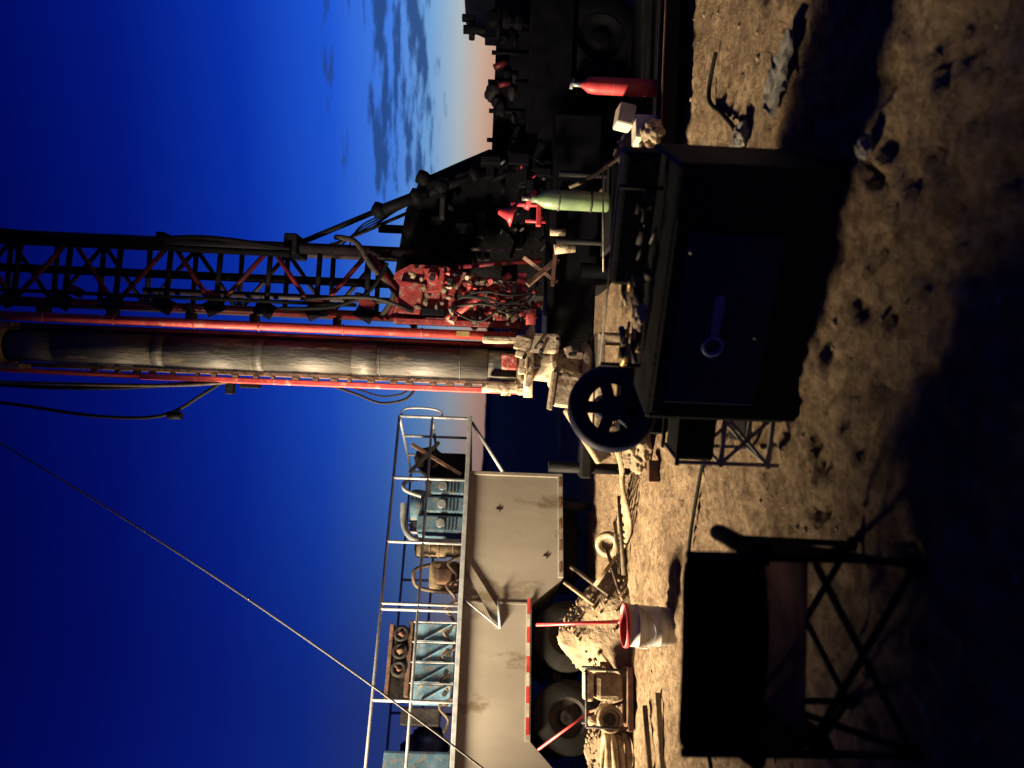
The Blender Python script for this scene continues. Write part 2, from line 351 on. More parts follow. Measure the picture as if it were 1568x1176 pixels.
for i in range(44):
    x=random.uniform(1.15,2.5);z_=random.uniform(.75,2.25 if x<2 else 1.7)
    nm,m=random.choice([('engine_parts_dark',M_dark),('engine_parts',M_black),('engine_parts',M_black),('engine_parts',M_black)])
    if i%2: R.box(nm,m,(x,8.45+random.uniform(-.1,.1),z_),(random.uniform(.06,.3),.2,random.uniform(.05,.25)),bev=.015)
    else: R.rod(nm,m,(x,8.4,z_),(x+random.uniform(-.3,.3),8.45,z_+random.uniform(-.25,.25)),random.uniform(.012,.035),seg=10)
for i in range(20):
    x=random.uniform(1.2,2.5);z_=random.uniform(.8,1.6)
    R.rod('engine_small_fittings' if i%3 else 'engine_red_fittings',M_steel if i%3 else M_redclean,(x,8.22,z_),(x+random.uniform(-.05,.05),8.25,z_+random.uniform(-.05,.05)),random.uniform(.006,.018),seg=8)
R.box('steel_plate',M_steel,(1.42,8.2,1.64),(.03,.05,.42),bev=.008)
R.box('steel_plate',M_steel,(1.36,8.25,1.72),(.10,.05,.03),bev=.008)
R.rod('small_cylinders',M_cream,(1.35,7.6,1.0),(1.38,7.6,.80),.05)
R.rod('small_cylinders',M_cream,(1.52,7.6,1.05),(1.52,7.6,.90),.035)
R.rod('red_valve',M_redclean,(1.92,7.6,1.22),(1.74,7.6,1.30),.03)
R.rod('red_valve',M_redclean,(1.78,7.6,1.02),(1.78,7.6,1.45),.022)
R.lathe('red_valve_bell',M_redclean,(1.66,7.6,1.42),[(0,.16),(.03,.15),(.06,.05),(.11,0),(0,0)],(.3,0,1))
R.box('red_valve',M_redclean,(1.70,7.6,1.17),(.26,.05,.05),bev=.01)
R.rod('red_valve',M_redclean,(1.62,7.6,1.1),(1.62,7.6,1.3),.018)
G=R
G.lathe('green_bottle',M_green,(1.72,7.1,.55),[(0,0),(.075,0),(.09,.02),(.09,.52),(.08,.6),(.045,.66),(.035,.68),(.035,.72),(0,.72)])
G.torus('bottle_straps_dark',M_dark,(1.72,7.1,.72),.092,.010)
G.torus('bottle_straps',M_steel,(1.72,7.1,1.02),.092,.010)
G.rod('bottle_valve',M_steel,(1.72,7.1,1.25),(1.72,7.1,1.36),.022)
G.box('bottle_shelf',M_black,(1.7,7.3,.52),(.8,.6,.05),bev=.01)
for x in (2.05,1.4):
    G.rod('bottle_shelf',M_black,(x,7.4,0),(x,7.4,1.0),.03)
G.rod('bottle_shelf_rail',M_steel,(1.05,6.95,.60),(2.0,6.95,.64),.008)
R.box('clamp_body',M_cream,(.2,7.95,1.26),(.62,.4,.12),bev=.03)
R.box('clamp_jaw',M_cream,(-.04,7.8,1.46),(.10,.2,.34),bev=.03)
R.box('clamp_jaw',M_cream,(.44,7.8,1.5),(.07,.2,.36),bev=.03)
R.rod('clamp_jaw',M_cream,(-.1,7.78,1.62),(.0,7.78,1.62),.045)
R.rod('clamp_jaw',M_cream,(-.12,7.78,1.42),(.02,7.78,1.42),.05)
R.rod('clamp_cylinder',M_cream,(-.13,7.72,1.20),(.60,7.72,1.20),.045)
R.rod('clamp_cylinder_red',M_redc,(.60,7.72,1.20),(.76,7.72,1.20),.05)
R.box('clamp_red',M_redc,(.22,7.73,1.40),(.16,.07,.16),bev=.02)
R.box('clamp_cream_plate',M_cream,(.42,7.68,1.08),(.2,.1,.34),bev=.03)
R.rod('bell_nipple',M_cream,(.2,7.9,.55),(.2,7.9,1.22),.19,.15,seg=32)
R.torus('bell_nipple',M_cream,(.2,7.9,.95),.19,.04)
R.torus('bell_nipple',M_cream,(.2,7.9,.62),.21,.05)
R.box('drill_table',M_cream,(.05,7.85,.5),(1.0,.6,.08),bev=.02)
for (x,y) in [(-.4,7.6),(.5,7.6),(-.4,8.1),(.5,8.1)]: R.rod('table_legs',M_tan,(x,y,-.05),(x,y,.48),.05)
random.seed(31)
R.box('mud_box',M_cream,(-.05,7.62,.78),(.34,.2,.34),rot=(0,.1,0),bev=.03)
R.box('mud_box_lip',M_tan,(-.05,7.60,.97),(.38,.24,.04),rot=(0,.1,0),bev=.01)
for i in range(18):
    x=random.uniform(-.08,.5); z_=random.uniform(.7,1.3)
    if i%2: R.box('clamp_blocks',M_cream,(x,7.62,z_),(random.uniform(.05,.14),.1,random.uniform(.05,.16)),rot=(0,random.uniform(-.4,.4),0),bev=.012)
    else: R.rod('clamp_pins',M_dark,(x,7.52,z_),(x+random.uniform(-.1,.1),7.65,z_+random.uniform(-.1,.1)),.018)
R.beam('discharge_chute',M_tan,(-.2,7.65,.78),(-.72,7.6,.42),.16,.14,.02)
R.box('outrigger',M_black,(-.75,8.5,.5),(.5,.3,.12),bev=.02)
R.rod('outrigger',M_black,(-.9,8.5,0),(-.9,8.5,.9),.06)
R.rod('outrigger',M_black,(1.2,7.9,0),(1.2,7.9,.7),.08)
R.rod('outrigger',M_black,(2.4,8.3,0),(2.4,8.3,.7),.08)
R.wheel((1.6,8.5,.45),rim=M_black);R.wheel((1.6,10.0,.45),rim=M_black)
R.done()

gw=B('guy_wire')
a=Vector((.2,8.0,8.5));c=Vector((-3.95,5.55,0.0)); pts=[]
for i in range(17):
    t=i/16; q=a.lerp(c,t); q.z-=.95*4*t*(1-t)*.5; pts.append(q)
gw.tube('cable',M_wire,pts,.008,seg=8,sub=4)
gw.rod('ground_anchor',M_rust,(-3.95,5.55,-.1),(-3.88,5.6,.12),.02); gw.done()

T=B('flatbed_truck')
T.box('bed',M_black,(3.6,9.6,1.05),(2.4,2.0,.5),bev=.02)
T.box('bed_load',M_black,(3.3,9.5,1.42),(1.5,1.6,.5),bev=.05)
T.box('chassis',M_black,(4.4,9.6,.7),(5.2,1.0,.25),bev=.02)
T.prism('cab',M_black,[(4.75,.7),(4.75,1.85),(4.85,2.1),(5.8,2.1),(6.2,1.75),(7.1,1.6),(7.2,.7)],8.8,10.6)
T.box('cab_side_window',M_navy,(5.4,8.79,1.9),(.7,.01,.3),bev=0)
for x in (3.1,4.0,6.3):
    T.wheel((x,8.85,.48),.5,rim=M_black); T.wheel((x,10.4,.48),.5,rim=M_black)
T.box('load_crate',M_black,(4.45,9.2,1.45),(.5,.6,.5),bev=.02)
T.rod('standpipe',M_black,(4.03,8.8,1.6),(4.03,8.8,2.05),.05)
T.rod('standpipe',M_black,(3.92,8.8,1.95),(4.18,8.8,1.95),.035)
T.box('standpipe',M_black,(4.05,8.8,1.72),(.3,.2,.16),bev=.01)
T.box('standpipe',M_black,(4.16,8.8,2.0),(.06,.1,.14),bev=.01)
random.seed(4)
for i in range(22):
    x=random.uniform(2.6,4.3)
    T.blob('bed_clutter' if i%7 else 'bed_clutter_grey',M_black if i%7 else M_dark,(x,8.75,random.uniform(1.4,1.70)),(random.uniform(.08,.3),.2,random.uniform(.08,.2)),.3,2,3,i)
T.rod('bed_clutter_red',M_redd,(3.55,8.65,1.68),(3.62,8.65,1.55),.035)
T.rod('bed_clutter_red',M_redd,(3.35,8.65,1.62),(3.39,8.65,1.5),.03)
for i in range(5): T.rod('stakes',M_black,(2.75+.33*i,8.7,1.3),(2.75+.33*i,8.7,1.7+.1*random.random()),.025)
T.done()

# ---------------------------------------------------------------- mud tank trailer
rz=math.atan2(.451,.892)
K=B('mud_tank_trailer',(-.55,11.3,0),rz)
K.prism('tank_body',M_tank,[(-.8,1.82),(-.8,.5),(-2.27,.5),(-2.63,.92),(-4.27,.92),(-4.7,.5),(-8.8,.5),(-8.8,1.82)],0,2.3)
K.box('deck',M_tank,(-4.4,1.15,1.85),(8.85,2.42,.055),bev=.006)
K.box('deck_edge',M_galv,(-4.4,-.075,1.85),(8.85,.03,.06),bev=.006)
K.box('tank_rib',M_tank,(-.83,-.02,1.16),(.05,.035,1.3),bev=.004)
K.box('tank_seam',M_tank,(-2.62,-.008,1.36),(.03,.012,.86),bev=.003)
for a,c in [((-2.27,.5),(-.8,.5)),((-4.27,.92),(-2.63,.92))]:
    K.box('bottom_flange',M_tank,((a[0]+c[0])/2,-.022,a[1]+.03),(c[0]-a[0],.04,.07),bev=.006)
x=-2.2;i=0
while x<-.95:
    if i%2==0: K.box('reflective_tape_dull',M_rust,(x+.06,-.046,.535),(.13,.004,.03),bev=0)
    x+=.15;i+=1
x=-4.2;i=0
while x<-2.75:
    K.box('tape_red' if i%2==0 else 'tape_white',M_tapeR if i%2==0 else M_tapeW,(x+.1,-.046,.955),(.2 if i%2==0 else .16,.004,.04),bev=0); x+=.18 ;i+=1
for (x,z_) in [(-1.35,1.38),(-1.98,.72)]:
    K.rod('wall_fittings',M_dark,(x-.04,-.006,z_),(x+.04,-.006,z_),.006,seg=8); K.rod('wall_fittings',M_dark,(x,-.006,z_-.04),(x,-.006,z_+.05),.006,seg=8)
K.prism('ladder_bracket',M_tank,[(-2.05,1.8),(-2.2,1.8),(-2.95,1.38),(-2.95,1.32),(-2.75,1.32)],-.03,-.005)
K.rod('ladder_bracket_bar',M_galv,(-2.95,-.05,1.33),(-2.55,-.05,1.36),.016)
K.rod('ladder_bracket_bar',M_galv,(-2.6,-.05,1.80),(-2.95,-.05,1.33),.012)
K.rod('platform_brace',M_galv,(-.05,-.03,1.82),(-.8,-.03,1.35),.022)
K.rod('platform_brace',M_galv,(-.05,2.2,1.82),(-.8,2.2,1.35),.022)
posts=[0,-.95,-1.86,-2.75,-3.85,-5.0,-6.1,-7.2,-8.7]
for yy in (-.04,2.3):
    for p in posts: K.rod('railing_posts',M_galv,(p,yy,1.87),(p,yy,2.88),.021,seg=10)
    for zz in (2.88,2.40): K.rod('railing_bars',M_galv,(posts[-1],yy,zz),(0,yy,zz),.020,seg=10)
for zz in (2.88,2.4): K.rod('railing_bars',M_galv,(0,-.04,zz),(0,2.3,zz),.020,seg=10)
for p in (.7,1.5): K.rod('railing_posts',M_galv,(0,p,1.87),(0,p,2.88),.02,seg=10)
K.tube('railing_loop',M_galv,[(0.0,-.04,2.86),(.12,-.04,2.8),(.14,-.04,2.5),(.1,-.04,2.3),(0,-.04,2.25)],.016)
K.rod('railing_posts',M_galv,(-2.68,-.04,1.87),(-2.68,-.04,2.88),.021,seg=10)
for i,x in enumerate((-.95,-1.22,-1.5)):
    K.box('blue_pump_cabinet',M_blue,(x,.55,2.12+.04*i),(.25,.6,.50+.08*i),bev=.03)
    K.rod('pump_motor',M_galv,(x,.22,2.2),(x,.26,2.2),.06)
    for k in range(5): K.box('cabinet_fins',M_dark,(x,.243,1.98+.05*k),(.18,.01,.012),bev=0)
K.rod('pump_motor_body',M_blue,(-1.0,.4,2.55),(-1.45,.4,2.55),.11)
K.rod('pump_motor_cap',M_galv,(-1.47,.4,2.55),(-1.6,.4,2.55),.09)
K.tube('pump_pipe',M_galv,[(-1.75,.3,1.9),(-1.75,.3,2.4),(-1.7,.3,2.6),(-1.5,.35,2.72),(-1.2,.35,2.75)],.045)
K.tube('pump_pipe',M_galv,[(-1.1,.3,2.5),(-1.0,.3,2.75),(-.85,.35,2.72),(-.8,.35,2.4)],.03)
K.rod('agitator_motor',M_tan,(-1.86,.3,1.88),(-1.86,.3,2.5),.10)
for zz in (2.0,2.2,2.32,2.45): K.torus('agitator_motor_rings',M_tan,(-1.86,.3,zz),.10,.015)
K.box('gear_housing',M_tan,(-2.2,.5,2.10),(.40,.35,.42),bev=.06)
K.box('gear_housing_block',M_rust,(-2.25,.25,2.05),(.22,.2,.3),bev=.03)
K.tube('gear_housing_hose',M_hosed,[(-2.1,.2,2.3),(-2.2,.15,2.5),(-2.4,.2,2.45),(-2.45,.25,2.1),(-2.4,.3,1.9)],.025)
K.box('shaker_dark',M_dark,(-.5,1.2,2.2),(.5,1.0,.6),bev=.03)
K.box('shaker_dark',M_dark,(-1.2,1.7,2.4),(.8,.4,.5),bev=.04)
K.beam('shaker_brace',M_rust,(-.3,.3,2.7),(-.75,.3,1.95),.05,.05)
K.beam('shaker_brace_dark',M_dark,(-.75,.3,2.7),(-.25,.3,2.3),.05,.05)
K.blob('shaker_tarp',M_dark,(-.45,.6,2.45),(.4,.4,.45),.3,2,3,2)
for i in range(4):
    K.box('blue_shaker_panel',M_blue,(-3.0-.25*i,.3,2.15+.02*(i%2)),(.235,.4,.52),bev=.02)
    K.box('panel_frame',M_galv,(-2.88-.25*i,.08,2.17),(.02,.03,.56),bev=.004)
    K.rod('panel_bolts',M_dark,(-3.0-.25*i,.09,2.0),(-3.0-.25*i,.11,2.0),.03)
    K.beam('panel_brace',M_blue,(-2.9-.25*i,.08,1.95),(-3.1-.25*i,.08,2.3),.02,.02)
for i in range(3):
    K.torus('rusty_springs',M_dark,(-3.0-.22*i,.3,2.62),.08,.03,(0,1,0),24)
    K.torus('rusty_springs',M_dark,(-3.0-.22*i,.45,2.62),.08,.03,(0,1,0),24)
    K.blob('spring_cores',M_rust,(-3.0-.22*i,.4,2.62),(.13,.3,.15),.3,3,3,i)
K.box('shaker_beam',M_rust,(-3.3,.4,2.5),(.95,.2,.06),bev=.01)
K.box('shaker_beam',M_rust,(-3.35,.4,2.75),(.95,.25,.05),bev=.01)
K.box('shaker_back',M_dark,(-3.35,.7,2.6),(.95,.1,.3),bev=.01)
K.box('switch_box',M_dark,(-4.0,.5,2.3),(.22,.3,.5),bev=.02)
K.box('blue_cabinet',M_blue,(-4.9,.7,2.3),(1.0,.7,.85),bev=.03)
K.blob('tarp',M_navy,(-4.4,.7,2.2),(.6,.5,.6),.3,3,4,6)
for i in range(7):
    K.tube('deck_hoses',M_hosed,[(-2.0-.3*i,.12,1.9),(-2.1-.3*i,.1,2.05),(-2.25-.3*i,.12,1.93),(-2.4-.3*i,.1,1.98)],.02)
for x in (-3.98,-3.0,-6.9,-7.9):
    K.wheel((x,.18,.44),.45,rim=M_dark); K.wheel((x,2.1,.44),.45,rim=M_dark)
K.box('axle',M_dark,(-3.45,1.15,.55),(1.5,1.6,.12),bev=.02)
K.box('undercarriage',M_black,(-1.5,1.3,.35),(1.2,1.2,.3),bev=.03)
K.rod('landing_leg',M_dark,(-1.1,.5,0),(-1.1,.5,.5),.06)
K.rod('landing_leg',M_dark,(-1.1,1.9,0),(-1.1,1.9,.5),.06)
K.done()

# ---------------------------------------------------------------- stuff around
def pile(name,cx,cy,rx,ry,H,m,sd):
    o=B(name); b=o.bm('heap',m); n=90; V=[]
    for j in range(n+1):
        row=[]
        for i in range(n+1):
            x=-1+2*i/n; y=-1+2*j/n; d=math.hypot(x,y)
            p=Vector((x*rx*2.2+sd,y*ry*2.2,0))
            h=max(0,1-d**1.5)*H*(1+.22*noise.noise(p*1.3))+.05*noise.noise(p*3)*max(0,1-d)+.014*noise.noise(p*9)+.012*noise.noise(p*23)
            row.append(b.verts.new((cx+x*rx,cy+y*ry,h-.06)))
        V.append(row)
    for j in range(n):
        for i in range(n):
            f=b.faces.new((V[j][i],V[j][i+1],V[j+1][i+1],V[j+1][i])); f.smooth=True
    for i in range(190):
        a=random.uniform(0,6.28);q=random.uniform(0,.98)
        s_=random.uniform(.015,.055)
        o.blob('clods',m,(cx+rx*q*math.cos(a),cy+ry*q*math.sin(a),H*max(0,1-q**1.5)-.03),(s_,s_,s_*.7),.3,2,2,i)
    o.done()
pile('dirt_pile',-2.75,8.55,.85,.7,.72,M_heap,3)
pile('dirt_pile',-3.9,8.3,.9,.5,.42,M_heap,9)

bk=B('bucket',(-1.95,6.3,-.01))
bk.lathe('shell',M_pail,(0,0,0),[(0,0.0),(.14,0),(.15,.01),(.156,.12),(.160,.125),(.160,.135),(.157,.14),(.165,.30),(.172,.302),(.172,.315),(.166,.318),(.168,.39)])
bk.lathe('rim',M_redclean,(0,0,0),[(.168,.385),(.178,.387),(.180,.40),(.178,.418),(.172,.422),(.165,.42),(.16,.38)])
bk.lathe('liner',M_redd,(0,0,0),[(.16,.40),(.155,.30),(.14,.2),(0,.19)])
bk.tube('handle',M_galv,[(-.17,0,.33),(-.13,-.15,.24),(0,-.20,.19),(.13,-.15,.24),(.17,0,.33)],.004)
bk.done()

rp=B('red_marker_pole'); rp.rod('pole',M_redclean,(-2.35,7.7,.20),(-2.50,8.0,1.0),.018); rp.rod('base',M_redclean,(-2.34,7.68,.0),(-2.35,7.7,.2),.022); rp.done()
rp=B('red_marker_pole'); rp.rod('pole',M_redclean,(-3.35,7.9,.42),(-3.85,8.1,.92),.013);rp.rod('base',M_rust,(-3.2,7.8,.1),(-3.35,7.9,.42),.013); rp.done()

lt=B('pipe_debris')
for i,(a,c) in enumerate([((-2.2,8.6,.66),(-2.5,8.1,.1)),((-2.05,8.7,.58),(-2.3,8.1,.08)),((-2.15,8.3,.36),(-1.85,8.4,.12)),((-1.8,8.6,.2),(-2.4,8.0,.05)),((-1.5,8.6,.12),(-2.2,8.4,.05)),((-2.0,8.2,.07),(-1.2,8.5,.10))]):
    lt.rod('pipes' if i%2 else 'pipes_tan',M_hosed if i%2 else M_tan,a,c,.022)
lt.done()
pu=B('trash_pump',(-3.15,7.8,0),.3)
pu.box('skid',M_rust,(0,0,.06),(.6,.4,.06),bev=.01)
pu.box('engine',M_tan,(.1,0,.26),(.26,.3,.28),bev=.05)
pu.rod('volute',M_tan,(-.2,-.10,.25),(-.2,.12,.25),.13)
pu.torus('volute_ring',M_tan,(-.2,-.10,.25),.11,.022,(0,1,0))
pu.rod('volute_bore',M_dark,(-.2,-.12,.25),(-.2,-.10,.25),.06)
pu.rod('outlet',M_tan,(-.2,0,.34),(-.24,0,.46),.045)
pu.box('fuel_tank',M_cream,(.1,0,.46),(.28,.26,.09),bev=.04)
pu.rod('exhaust',M_rust,(.26,-.1,.30),(.34,-.1,.30),.05)
for x in (-.27,.27): pu.rod('frame',M_dark,(x,-.18,.05),(x,-.18,.5),.014); pu.rod('frame',M_dark,(x,.18,.05),(x,.18,.5),.014)
pu.rod('frame',M_dark,(-.27,-.18,.5),(.27,-.18,.5),.014)
pu.done()
pv=B('hose_coil',(-3.75,7.75,0))
for k,z_ in enumerate((.05,.12,.19,.26)): pv.torus('coil',M_hose,(.02*math.sin(k*3),.02*math.cos(k*2),z_),.2+.02*math.sin(k*4),.034,(.08*math.sin(k*5),.05,1))
pv.done()
fl=B('pipe_flange',(-1.82,8.9,.14)); fl.torus('ring',M_cream,(0,0,0),.11,.04,(0.2,-1,.5)); fl.rod('stub',M_tan,(0,.02,0),(.02,.2,-.05),.1); fl.done()
hs=B('discharge_hoses')
for i in range(7):
    o=.10*i
    hs.tube('hose_%d'%(i+1),M_hose if i%3 else M_tan,[(-.35+o*.2,7.9,.42-.03*i),(-.6-o*.2,8.1-o,.25),(-.95,8.3-o,.10+.02*i),(-1.45,8.7-o*1.1,.05),(-1.9,8.9-o*.6,.05),(-2.5,8.7-o*.4,.03)],.022)
hs.done()
bl=B('crumpled_tarp'); bl.blob('cloth',M_tan,(-.58,7.35,.14),(.40,.35,.30),.35,3,5,8); bl.done()
br=B('brick'); br.box('block',M_rust,(-.75,7.0,.06),(.2,.1,.1),rot=(0,0,.2)); br.done()
pp=B('hose_on_ground'); pp.tube('hose',M_rubber,[(-2.6,4.9,.03),(-2.0,5.5,.03),(-1.3,5.75,.04),(-.7,5.6,.03),(-.2,5.3,.04)],.014); pp.done()
pp=B('steel_pipe'); pp.rod('pipe',M_tan,(-3.7,6.0,.05),(-2.6,6.55,.04),.024); pp.rod('pipe_b',M_hosed,(-3.9,6.3,.05),(-2.9,7.0,.05),.024); pp.done()

# ---------------------------------------------------------------- platform, cylinder, boxes on the right
PL=B('equipment_platform',(0,0,0))
PL.box('deck',M_black,(3.9,7.4,.17),(4.2,1.7,.07),bev=.01)
PL.box('front_beam',M_black,(3.9,6.53,.155),(4.2,.05,.12),bev=.01)
PL.box('front_lip',M_rust,(3.9,6.50,.222),(4.2,.03,.015),bev=.004)
for x in (1.9,2.9,3.9,4.9,5.8): PL.box('bearers',M_black,(x,7.4,.06),(.12,1.6,.12),bev=.01)
PL.blob('deck_rags',M_rag,(2.35,7.6,.30),(.3,.3,.25),.4,3,4,3)
PL.tube('deck_cables',M_hosed,[(2.3,7.0,.23),(2.1,7.0,.5),(1.95,7.1,.72),(1.9,7.3,.9)],.02)
PL.done()
FE=B('red_gas_cylinder',(2.66,6.75,.21))
FE.lathe('bottle',M_redclean,(0,0,0),[(0,0),(.07,0),(.075,.02),(.075,.56),(.065,.62),(.03,.665),(.022,.68),(0,.68)])
FE.rod('valve',M_galv,(0,0,.67),(0,0,.76),.02); FE.rod('valve_handle',M_galv,(-.04,0,.77),(.05,0,.75),.014)
FE.torus('band',M_tan,(0,0,.4),.0735,.003)
FE.done()
cb=B('supply_cartons',(2.2,6.7,.2))
cb.box('carton',M_white,(0.05,0,.12),(.24,.2,.20),rot=(0,0,.3),bev=.015); cb.blob('sack',M_card,(-.15,-.1,.08),(.26,.2,.22),.25,3,4,5)
cb.box('carton_c',M_white,(.18,.02,.30),(.20,.18,.15),rot=(0.1,0.15,.1),bev=.02); cb.blob('rag',M_cream,(.0,-.15,.08),(.25,.2,.2),.25,3,4,2)
cb.done()
jg=B('jerry_can',(1.95,6.6,0)); jg.box('can',M_cream,(0,0,.13),(.18,.12,.25),rot=(0,.1,.3),bev=.04); jg.rod('spout',M_cream,(.05,0,.25),(.08,0,.31),.02); jg.tube('handle',M_cream,[(-.07,0,.24),(-.05,0,.30),(.0,0,.30),(.02,0,.24)],.010); jg.done()
for nm,c,d,m,sd in [('grey_rag',(1.62,4.9,.04),(.22,.2,.10),M_rag,3),('plastic_scrap',(1.08,3.25,.03),(.10,.08,.06),M_rag,5)]:
    q=B(nm); q.blob('cloth',m,c,d,.3,2.8,5,sd); q.done()
q=B('canvas_sheet'); b=q.bm('cloth',M_rag); V=[]
for j in range(25):
    V.append([b.verts.new((1.60+.34*i/24+.05*math.sin(j*.3),4.05+.35*j/24+.04*math.sin(i*.25),.065+.02*noise.noise(Vector((i*.3,j*.22,0))))) for i in range(25)])
for j in range(24):
    for i in range(24):
        f_=b.faces.new((V[j][i],V[j][i+1],V[j+1][i+1],V[j+1][i])); f_.smooth=True
q.done()
tw=B('cable_on_ground'); tw.tube('cable',M_rubber,[(1.4,4.9,.03),(1.7,5.0,.04),(1.95,5.35,.03),(2.2,5.7,.04),(2.5,5.6,.03)],.016); tw.done()

# ---------------------------------------------------------------- foreground dark tool cabinet
C=B('tool_cabinet',(.34,3.78,0),math.atan2(-.58,1.25))
C.box('body',M_black,(.12,.3,.41),(1.30,.66,.74),bev=.02)
C.box('door_panel',M_navy,(.02,-.042,.47),(.88,.02,.46),bev=.008)
C.box('door_frame',M_black,(.02,-.038,.74),(1.0,.03,.04),bev=.006)
C.box('skirt',M_black,(.15,.3,.03),(1.34,.66,.08),bev=.01)
C.torus('wrench_emblem',M_navy2,(-.10,-.056,.50),.045,.011,(0,1,0))
C.prism('wrench_emblem_shaft',M_navy2,[(-.058,.485),(-.058,.517),(.14,.53),(.165,.515),(.165,.487),(.14,.472)],-.058,-.050)
C.rod('latch',M_rack,(.36,-.06,.68),(.38,-.06,.68),.007); C.rod('latch',M_dark,(-.05,-.06,.3),(-.04,-.06,.3),.008)
C.rod('top_rail',M_steel,(-.35,.25,1.0),(.60,.25,1.0),.005)
C.rod('top_rail_post',M_black,(-.35,.25,.78),(-.35,.25,1.0),.012); C.rod('top_rail_post',M_black,(.60,.25,.78),(.60,.25,1.0),.012)
C.box('back_box',M_black,(.40,.5,.86),(.7,.2,.2),bev=.02)
random.seed(21)
for i in range(34):
    x=random.uniform(-.35,.55);z_=.80+random.uniform(0,.12)
    nm,m=random.choice([('tools_brass',M_brass),('tools_steel',M_steel),('tools_dark',M_dark),('tools_black',M_black)])
    a=random.uniform(-.6,.6)
    L_=random.uniform(.03,.12)
    C.rod(nm,m,(x,.2,z_),(x+L_*math.cos(a),.2+random.uniform(-.1,.1),z_+L_*math.sin(a)*.5),random.uniform(.006,.02),seg=12)
C.blob('rag',M_cream,(-.05,.2,.83),(.16,.10,.07),.35,3,4,2)
C.done()
hw=B('hose_reel',(-.12,4.55,.86))
hw.torus('rim',M_navy,(0,0,0),.205,.06,(0.1,-1,.1)); hw.torus('rim_inner',M_navy,(0,.13,0),.20,.05,(0.1,-1,.1))
for i in range(5):
    a=2*math.pi*i/5+.3
    hw.rod('spokes',M_navy,(0,0,0),(.20*math.cos(a),0.02,.20*math.sin(a)),.036)
hw.rod('hub',M_navy,(0,-.05,0),(0,.35,0),.075)
hw.rod('stand',M_black,(0,.2,-.1),(0,.2,-.86),.045); hw.box('stand_foot',M_black,(0,.2,-.84),(.35,.3,.04))
hw.box('drum',M_black,(0.02,.2,-.22),(.34,.22,.3),bev=.03)
hw.done()
fr=B('folding_step_rack',(-.26,4.12,0),-.2)
for y in (0,.35):
    for x in (-.13,.14): fr.beam('uprights_black' if x>0 else 'uprights',M_black if x>0 else M_rack,(x,y,0),(x,y,.56),.02,.02)
    for z_ in (.06,.32): fr.beam('rungs',M_rack,(-.15,y,z_),(.16,y,z_),.026,.02)
    fr.beam('top_bars',M_black,(-.15,y,.56),(.16,y,.56),.022,.02)
    fr.beam('diagonals',M_rack,(-.13,y,.06),(.14,y,.32),.02,.015); fr.beam('diagonals',M_rack,(.14,y,.06),(-.13,y,.32),.02,.015)
for x in (-.13,.14):
    for z_ in (.06,.32,.55): fr.rod('side_rungs',M_rack,(x,0,z_),(x,.35,z_),.010,seg=8)
fr.box('shelf_plate',M_black,(0,.18,.45),(.26,.3,.2),bev=.02)
fr.done()

# ---------------------------------------------------------------- camp chair, foreground left (seen from behind)
H=B('camp_chair',(-.93,2.72,0),.05)
def cloth(part,m,fn,nu=20,nv=12):
    b=H.bm(part,m);V=[]
    for j in range(nv+1): V.append([b.verts.new(fn(i/nu,j/nv)) for i in range(nu+1)])
    W=[[b.verts.new(Vector(fn(i/nu,j/nv))+Vector((0,.012,0.004))) for i in range(nu+1)] for j in range(nv+1)]
    for A_ in (V,W):
        for j in range(nv):
            for i in range(nu):
                f=b.faces.new((A_[j][i],A_[j][i+1],A_[j+1][i+1],A_[j+1][i])); f.smooth=True
    for i in range(nu):
        b.faces.new((V[0][i],V[0][i+1],W[0][i+1],W[0][i])); b.faces.new((V[nv][i],V[nv][i+1],W[nv][i+1],W[nv][i]))
    for j in range(nv):
        b.faces.new((V[j][0],V[j+1][0],W[j+1][0],W[j][0])); b.faces.new((V[j][nu],V[j+1][nu],W[j+1][nu],W[j][nu]))
def back(u,v):
    x=-.35+.7*u; e=abs(2*u-1); z_=.60-.03*math.sin(u*2.6)+(.28+.03*math.sin(u*2.6))*v - .035*(e**14)*v*v
    return (x,0.03*(1-(2*u-1)**2)*-1-.02*v,z_)
cloth('backrest',M_fabric,back)
cloth('seat',M_fabric2,lambda u,v:(-.33+.66*u,.05+.45*v,.40-.05*math.sin(math.pi*u)*math.sin(math.pi*v)+.02*v))
cloth('side_pocket',M_fabric,lambda u,v:(.345+.012*math.sin(6*v),.02+.4*u,.30+.30*v-.04*math.sin(math.pi*u)*(1-v)))
cloth('side_pocket_b',M_fabric,lambda u,v:(-.345+.012*math.sin(6*v),.02+.4*u,.30+.30*v-.04*math.sin(math.pi*u)*(1-v)))
for sx in (-1,1):
    H.rod('frame_posts',M_black,(sx*.345,0,.32),(sx*.345,-.02,.87),.016)
    H.tube('armrests',M_fabric,[(sx*.36,-.03,.60),(sx*.37,.15,.63),(sx*.37,.35,.62),(sx*.36,.5,.60)],.035)
    H.blob('frame_joints',M_black,(sx*.345,0,.60),(.08,.09,.09),.1,2,2)
    H.rod('frame_posts',M_black,(sx*.33,.5,.02),(sx*.34,.5,.60),.014)
    H.rod('frame_posts',M_black,(sx*.345,0,.0),(sx*.345,0,.35),.014)
    H.blob('feet',M_black,(sx*.34,0,.02),(.07,.07,.04),0,2,2); H.blob('feet',M_black,(sx*.33,.5,.02),(.07,.07,.04),0,2,2)
    H.rod('cross_legs',M_black,(sx*.33,0,.03),(-sx*.33,0.0+.012*sx,.40),.014)
    H.rod('cross_legs',M_black,(sx*.33,.5,.03),(-sx*.33,.5+.012*sx,.40),.014)
    H.rod('cross_legs',M_black,(sx*.33,0,.03),(sx*.33,.5,.40),.014); H.rod('cross_legs',M_black,(sx*.33,.5,.03),(sx*.345,0,.40),.014)
H.done()

